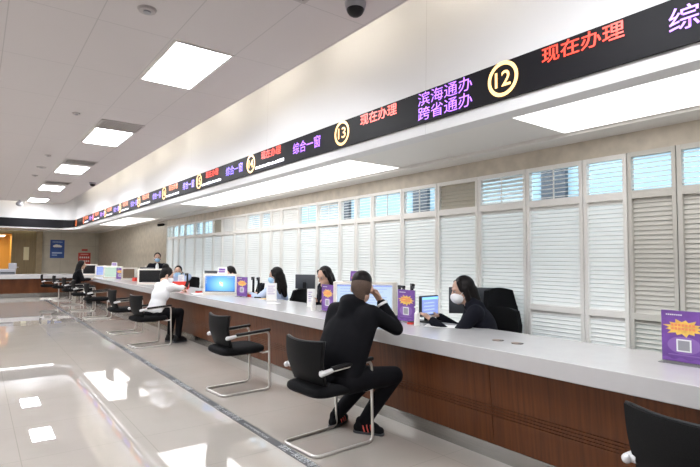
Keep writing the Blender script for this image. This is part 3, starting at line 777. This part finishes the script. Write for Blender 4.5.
b = MB(); b.box((-.17, -.003, .2), (.17, .001, .25)); b.box((-.2, -.003, -.27), (.0, .001, -.25)); b.build('print', mat('poster_pink', (.8, .4, .35), .5), t)
tag(place(MB().box((-.13, 0, -.045), (.13, .01, .045)).build('small_plaque', 'posterred'), 4.24, YF-.010, 1.86, 0), 'small red plaque above the red poster', 'plaque')
t = thing('wall_switch', 'small pale switch plate on the stone wall beyond the louvres', 'switch', (W-.004, 18.6, 1.18))
MB().box((-.006, -.07, -.045), (.004, .07, .045), .002).build('plate', 'whitepl', t); MB().box((-.009, -.02, -.02), (-.004, .02, .02)).build('rocker', 'greypl', t)

# ------------------------------------------------------------------ people
def ik(a, t, l1, l2, hint):
    a, t = V(a), V(t); d = t-a; L = min(d.length, (l1+l2)*.995); d = d.normalized()
    k = (l1*l1 - l2*l2 + L*L)/(2*L); h = math.sqrt(max(l1*l1-k*k, 0)); p = V(hint); p = (p - d*p.dot(d)).normalized()
    return a + d*k + p*h, a + d*L
def hand(b, wr, d, n, side, curl=.5, r=.0085, sc=1.0):
    """palm, four unequal curled fingers and a thumb; d forearm direction, n palm side, side towards the thumb"""
    d = V(d).normalized(); n = V(n); n = (n-d*n.dot(d)).normalized(); s = d.cross(n)
    if s.dot(V(side)) < 0: s = -s
    q = lambda a, c, e: wr + (d*a + s*c + n*e)*sc
    for i, c in enumerate((.028, .010, -.009, -.026)):
        k = q(.088-.004*abs(i-1), c, 0); b.cap(q(0, c*.6, 0), k, .015*sc, .0125*sc, 8)
        L = (.040, .045, .041, .031)[i]*sc; a1 = curl*.9; a2 = curl*1.9
        m = k + (d*math.cos(a1)+n*math.sin(a1))*L; e = m + (d*math.cos(a2)+n*math.sin(a2))*L*.8
        b.cap(k, m, r*1.1*sc, r*sc, 8); b.cap(m, e, r*sc, r*.8*sc, 8)
    k = q(.025, .026, .004); m = k + (d*.55+s*.7+n*.4).normalized()*.042*sc; e = m + (d*.85+s*.1+n*.5).normalized()*.032*sc
    b.cap(k, m, .0135*sc, .0105*sc, 8); b.cap(m, e, .0105*sc, .009*sc, 8)

def person(label, hip, face, lean=15, side=0, head=None, look=None, nod=0, handL=None, handR=None, hintL=(0, 0, -1), hintR=(0, 0, -1),
           palmL=None, palmR=None, seated=True, top='navycloth', hair='long', mask=None, vox=.012, hoodie=False, knees=None, feet=None, curl=.5,
           sc=1.05, hs=1.12, pants='blackcloth', shirt=None, bag=None, collar=True, shoes='blackpl', stripe=False, cuffs=False, lowerbody=True, armlen=1.0, khint=None):
    fx = V((*face, 0)).normalized(); lf = V((-fx.y, fx.x, 0)); up = V((0, 0, 1)); hip = V(hip)
    u = (up*math.cos(R(lean)) + fx*math.sin(R(lean)) + lf*math.sin(R(side))).normalized(); fd = (fx - u*fx.dot(u)).normalized()
    t = thing('person', label, 'person', (hip.x, hip.y, 0)); O = V((hip.x, hip.y, 0)); hip = V((0, 0, hip.z)); W2L = lambda p: V(p)-O
    chest = hip+u*.30*sc; sb = hip+u*.475*sc; nb = hip+u*.52*sc
    hc = W2L(head) if head else nb + u*.17 + fd*.03
    lk = V(look).normalized() if look else fx
    hl = up.cross(lk).normalized(); hf = (lk*math.cos(R(nod)) - up*math.sin(R(nod))).normalized(); hl = up.cross(hf).normalized(); hu = hf.cross(hl)
    Hf, Hl, Hu = hf*hs, hl*hs, hu*hs; H = lambda a, c, e: hc + (hf*a + hl*c + hu*e)*hs
    SL, SR = sb+lf*.172*sc, sb-lf*.172*sc
    l1, l2 = .285*sc*armlen, .255*sc*armlen
    WLt = W2L(handL) if handL else hip+fx*.33+lf*.14+up*.13
    WRt = W2L(handR) if handR else hip+fx*.33-lf*.14+up*.13
    EL, WL = ik(SL, WLt, l1, l2, V(hintL)); ER, WR = ik(SR, WRt, l1, l2, V(hintR))
    HL, HR = hip+lf*.095*sc-up*.02, hip-lf*.095*sc-up*.02
    if seated:
        FL = W2L(feet[0]) if feet else V((0, 0, 0))+fx*.42+lf*.12+up*.09
        FR = W2L(feet[1]) if feet else V((0, 0, 0))+fx*.42-lf*.12+up*.09
        kh = V(khint) if khint else fx+up*.8
    else:
        FL = lf*.10+up*.09-fx*.02; FR = -lf*.10+up*.09-fx*.02; kh = fx
    KL, FL = ik(HL, FL, .43*sc, .42*sc, kh); KR, FR = ik(HR, FR, .43*sc, .42*sc, kh)
    toeL = (V((*feet[2], 0)).normalized() if feet and len(feet) > 2 else fx); toeR = (V((*feet[3], 0)).normalized() if feet and len(feet) > 3 else fx)
    def torso(b, g):
        b.ell(hip+u*.02, (lf*(.172*sc+g), fd*(.125+g), u*(.13+g))); b.ell(hip+u*.17, (lf*(.15*sc+g), fd*(.112+g), u*(.17+g)))
        b.ell(chest+u*.03-fd*.012, (lf*(.168*sc+g), fd*(.122+g), u*(.19+g)))
        b.cap(SL-lf*.02-u*.02, SR+lf*.02-u*.02, .070+g, .070+g, 16); b.cap(sb-fd*.02, nb, .085+g, .06+g, 14)
    def legs(b, g, ends=1.0):
        for h, k, f_ in ((HL, KL, FL), (HR, KR, FR)):
            b.cap(h, k, .088*sc+g, .062*sc+g, 14); e = k+(f_-k)*ends; b.cap(k, e, .060*sc+g, .042*sc+g, 14)
    def arms(b, g, e=1.0):
        for s_, el, w in ((SL, EL, WL), (SR, ER, WR)):
            b.cap(s_, el, .056*sc+g, .043*sc+g, 14); q = el+(w-el)*e; b.cap(el, q, .043*sc+g, (.043+(.030-.043)*e)*sc+g, 14)
    # one continuous body
    b = MB(); torso(b, -.012); arms(b, -.006)
    if lowerbody:
        legs(b, -.008)
        for k, f_, tv in ((KL, FL, toeL), (KR, FR, toeR)): b.cap(f_-up*.045, f_-up*.05+tv*.12, .036, .026)
    b.cap(nb-u*.05, H(-.025, 0, -.06), .060*hs, .055*hs, 16)
    b.ell(H(-.008, 0, .025), (Hf*.097, Hl*.077, Hu*.098), 24); b.ell(H(.022, 0, -.055), (Hf*.068, Hl*.058, Hu*.062), 20); b.sph(H(.062, 0, -.095), .024)
    b.cap(H(.088, 0, .012), H(.108, 0, -.03), .010, .014); b.ell(H(.075, 0, -.065), (Hf*.018, Hl*.026, Hu*.012)); b.cap(H(.08, .04, .03), H(.08, -.04, .03), .012, .012)
    for sg in (1, -1): b.ell(H(-.008, sg*.079, -.008), (Hf*.020+Hl*sg*.006, Hl*.010, Hu*.032)); 
    pl = V(palmL) if palmL else -up; pr_ = V(palmR) if palmR else -up
    r = max(.0088, vox*.8)
    hand(b, WL, (WL-EL), pl, -lf if abs(pl.z) > .5 else up, curl, r, sc); hand(b, WR, (WR-ER), pr_, lf if abs(pr_.z) > .5 else up, curl, r, sc)
    b.blob('body', 'skin', t, min(vox, .009), 3)
    # clothes
    b = MB(); torso(b, .012); arms(b, .012, .93)
    if hoodie:
        b.ell(nb-fd*.05+u*.025, (lf*.125, fd*.085, u*.065)); b.cap(nb-fd*.07-u*.02, sb-fd*.10-u*.06, .09, .07, 18)
        for q, h_ in ((SL, lf), (SR, -lf)):
            b.cap(q-h_*.05-u*.04, hip+h_*.10+u*.02, .115, .115, 16); b.cap(q-h_*.03-u*.01, nb-h_*0-u*.02, .085, .08, 16)
        b.ell(hip+u*.24-fd*.01, (lf*.235, fd*.185, u*.34))
    elif collar: b.cap(nb-u*.03+fd*.0, nb+u*.012-fd*.01, .078, .066, 16)
    jk = b.blob('jacket', top, t, vox, 22 if hoodie else 8)
    if shirt:
        b = MB(); b.ell(chest+fd*.075+u*.10, (lf*.050, fd*.070, u*.14)); b.cap(nb-u*.01, nb+u*.03, .068, .060); b.blob('shirt', shirt, t, vox, 3)
    if lowerbody:
        b = MB(); legs(b, .010, .95); b.ell(hip-u*.03, (lf*(.175*sc), fd*.135, u*.12)); b.blob('trousers', pants, t, vox, 4)
        for k, f_, tv in ((KL, FL, toeL), (KR, FR, toeR)):
            fl = V((f_.x, f_.y, 0)); sd = tv.cross(up)
            b = MB(); b.cap(fl-tv*.05+up*.045, fl+tv*.15+up*.036, .043, .036, 14); b.ell(fl+tv*.05+up*.06, (tv*.10, sd*.042, up*.05)); b.cap(fl-tv*.03+up*.06, fl-tv*.03+up*.10, .045, .042)
            sh = b.blob('shoe', shoes, t, .009, 3)
            b = MB()
            b.cap(fl-tv*.055+up*.012, fl+tv*.155+up*.012, .0415, .034, 14)
            for v in b.bm.verts: v.co.z = max(.001, min(v.co.z, .022))
            b.build('sole', 'darkgrey', sh, True)
            if stripe:
                b = MB()
                for i in range(3):
                    c = fl+tv*(.025+.035*i)
                    for sg in (1, -1): b.tube([c+sd*sg*.047+up*.028, c+sd*sg*.046-tv*.012+up*.06, c+sd*sg*.032-tv*.022+up*.088], .0055, 8)
                b.build('stripes', mat('shoe_red', (.75, .09, .07), .5), sh, True)
    if cuffs:
        for el, w in ((ER, WR),):
            d = (w-el).normalized(); c = el+(w-el)*.86
            MB().cone(c, c+d*.022, .052, .050, 18).build('cuff_band', 'whitecloth', jk, True)
    # hair
    b = MB()
    if hair == 'crop':
        b.ell(H(-.012, 0, .052), (Hf*.090, Hl*.0795, Hu*.083), 24); b.blob('hair', 'hair', t, .008, 2)
        b = MB(); b.ell(H(-.018, 0, .012), (Hf*.093, Hl*.0815, Hu*.092), 24); b.cap(H(-.065, .0, -.02), H(-.058, 0, -.075), .052, .046); b.blob('cropped_sides', 'stubble', t, .008, 3)
    else:
        b.ell(H(-.024, 0, .036), (Hf*.097, Hl*.087, Hu*.103), 24); b.ell(H(-.045, 0, -.02), (Hf*.07, Hl*.082, Hu*.09))
        if hair == 'long':
            for sg in (1, -1):
                b.cap(H(-.01, sg*.072, .02), H(-.02, sg*.078, -.15), .030, .032); b.cap(H(-.02, sg*.078, -.15), H(-.045, sg*.075, -.26), .032, .022)
                b.cap(H(.035, sg*.062, .085), H(.03, sg*.080, .01), .024, .018)
            b.cap(H(-.07, 0, -.02), H(-.085, 0, -.18), .078, .075, 16); b.cap(H(-.085, 0, -.18), H(-.10, 0, -.30), .072, .04, 16)
        elif hair == 'tail':
            b.cap(H(-.10, 0, .0), H(-.13, 0, -.05), .045, .05); b.cap(H(-.13, 0, -.05), H(-.13, 0, -.30), .05, .03)
        elif hair == 'bun': b.sph(H(-.075, 0, .125), .058); b.cap(H(.04, .06, .07), H(.02, .08, .0), .022, .014); b.cap(H(.04, -.06, .07), H(.02, -.08, .0), .022, .014)
        elif hair == 'short': pass
        b.blob('hair', 'hair', t, max(.009, vox*.8), 3)
    if hair != 'crop' :
        for sg in (1, -1):
            e = MB().ell(H(.079, sg*.032, .010), (Hf*.011, Hl*.012, Hu*.006), 14).build('eye', 'greypl', t, True); MB().ell(H(.0885, sg*.032, .010), (Hf*.004, Hl*.0065, Hu*.0065), 12).build('iris', 'hair', e, True)
    if mask:
        b = MB(); b.ell(H(.050, 0, -.055), (Hf*.070, Hl*.064, Hu*.055), 24); b.ell(H(.095, 0, -.045), (Hf*.030, Hl*.03, Hu*.040), 16)
        mk = b.blob('face_mask', mask, t, .008, 3)
        b = MB()
        for sg in (1, -1): b.tube([H(.045, sg*.060, -.03), H(.01, sg*.082, .0), H(-.015, sg*.090, .012)], .0022, 6); b.tube([H(.045, sg*.060, -.085), H(.01, sg*.080, -.05), H(-.015, sg*.090, -.03)], .0022, 6)
        b.build('ear_loops', 'maskwhite', mk, True)
    return t

person('man in black hooded jacket seen from behind, seated with a hand at his face',
       (2.42, 3.38, .54), (.92, .24), lean=21, head=(2.68, 3.40, 1.255), look=(.76, .62, 0), nod=8, khint=(1, -.12, .25),
       handR=(2.86, 3.36, 1.13), hintR=(.75, -.45, -1), handL=(3.02, 3.62, .905), hintL=(.2, .8, -1), palmR=(-.8, .3, .2), palmL=(0, 0, -1),
       top='blackcloth', hair='crop', hoodie=True, vox=.010, feet=((2.66, 3.74, .09), (2.74, 3.44, .09), (.6, .25), (.50, -.80)), curl=.8, sc=1.15, armlen=.93, stripe=True, shoes='blackcloth', cuffs=True)
person('woman in white jacket with her hair in a bun, writing at the counter',
       (2.50, 9.0, .54), (.95, .3), lean=24, head=(2.78, 9.22, 1.185), look=(.93, -.22, 0), nod=22,
       handR=(3.13, 9.36, .955), hintR=(.5, -.6, -1), handL=(3.12, 9.52, .90), hintL=(0, .9, -.6), top='whitecloth', hair='bun', mask='maskwhite', vox=.013, sc=1.06)
person('far woman in black with long dark hair leaning on the end of the counter',
       (2.56, 18.05, .56), (.98, -.1), lean=12, look=(.95, -.2, 0), nod=8, handR=(2.98, 17.9, .80), handL=(2.98, 18.3, .80), hintR=(0, -.6, -1), top='blackcloth', hair='long', vox=.016, sc=1.06)
person('nearest staff woman in dark suit and white mask reaching left across the counter',
       (4.15, 3.10, .53), (-.68, .73), lean=25, head=(3.97, 3.38, 1.19), look=(-.80, .58, 0), nod=12,
       handL=(3.64, 3.50, .905), hintL=(-.2, -.4, -1), handR=(3.98, 3.72, .90), hintR=(.6, .2, -1), top='navycloth', hair='long', mask='maskwhite', vox=.011, sc=1.1, shirt=None, armlen=1.06)
person('staff woman in pale blue shirt and blue mask with long black hair, facing left',
       (4.16, 7.42, .53), (-.50, .86), lean=14, head=(4.02, 7.42, 1.215), look=(-.72, .60, 0), nod=8, handL=(3.80, 7.90, .89), handR=(3.98, 7.98, .89), hintL=(-.5, -.5, -1), hintR=(.6, 0, -1),
       top='bluecloth', hair='long', mask='maskblue', vox=.013, sc=1.04)
person('staff woman in dark suit with long black hair looking down beside a grey monitor',
       (4.30, 6.22, .55), (-.85, .5), lean=14, head=(4.16, 6.17, 1.245), look=(-.86, -.1, 0), nod=20, handL=(3.90, 6.0, .895), handR=(3.90, 5.75, .895), top='navycloth', hair='long', vox=.013, sc=1.04)
person('staff member hidden behind the blue desktop screen, only dark hair showing above it',
       (4.22, 9.2, .52), (-.95, .2), lean=16, look=(-.9, -.1, 0), nod=25, handL=(3.78, 9.0, .90), handR=(3.80, 9.4, .90), top='navycloth', hair='short', vox=.016, lowerbody=True)
person('staff member in pale blue shirt and blue mask seated between document cameras',
       (4.20, 12.65, .55), (-.55, -.83), lean=12, head=(4.02, 12.45, 1.165), look=(-.42, -.9, 0), nod=4, handL=(3.85, 12.1, .90), handR=(3.78, 12.5, .90), top='bluecloth', hair='short', mask='maskblue', vox=.016, shirt='navycloth')
person('standing staff man in dark suit and blue mask against the far stone wall',
       (4.15, 14.7, .79), (-.3, -.95), lean=2, head=None, look=(-.28, -.95, 0), nod=4, seated=False, top='navycloth', hair='short', mask='maskblue', vox=.016, shirt='paper', handL=(4.36, 14.5, .86), handR=(3.93, 14.64, .86), hintL=(.6, .8, 0), hintR=(-.6, .8, 0))
# dark phone held by the woman in white
t = thing('phone', 'dark phone held up by the woman in white', 'phone', (3.20, 9.42, .965), faz(-.8, -.6))
MB().box((-.036, -.004, -.02), (.036, .004, .125), .006, Matrix.Rotation(R(-30), 4, 'X')).build('body', 'blackpl', t); MB().box((-.032, -.0055, -.012), (.032, -.0035, .117), mtx=Matrix.Rotation(R(-30), 4, 'X')).build('screen', 'scrdark', t)

for k_, m_ in M.items():
    if k_[:3] in ('led', 'scr', 'fla'): m_.cycles.emission_sampling = 'NONE'
# ------------------------------------------------------------------ daylight and view
w = bpy.data.worlds.new('world'); S.world = w; w.use_nodes = True
w.node_tree.nodes['Background'].inputs[0].default_value = (.82, .93, 1.0, 1); w.node_tree.nodes['Background'].inputs[1].default_value = 1.7; w.cycles.sampling_method = 'NONE'
S.view_settings.view_transform = 'Standard'; S.view_settings.look = 'None'; S.view_settings.gamma = 1; S.view_settings.exposure = 1.85
S.cycles.use_denoising = True; S.cycles.use_adaptive_sampling = False; S.cycles.max_bounces = 8; S.cycles.diffuse_bounces = 5; S.cycles.glossy_bounces = 4; S.cycles.transmission_bounces = 6
S.cycles.sample_clamp_indirect = 6; S.cycles.caustics_reflective = False; S.cycles.caustics_refractive = False
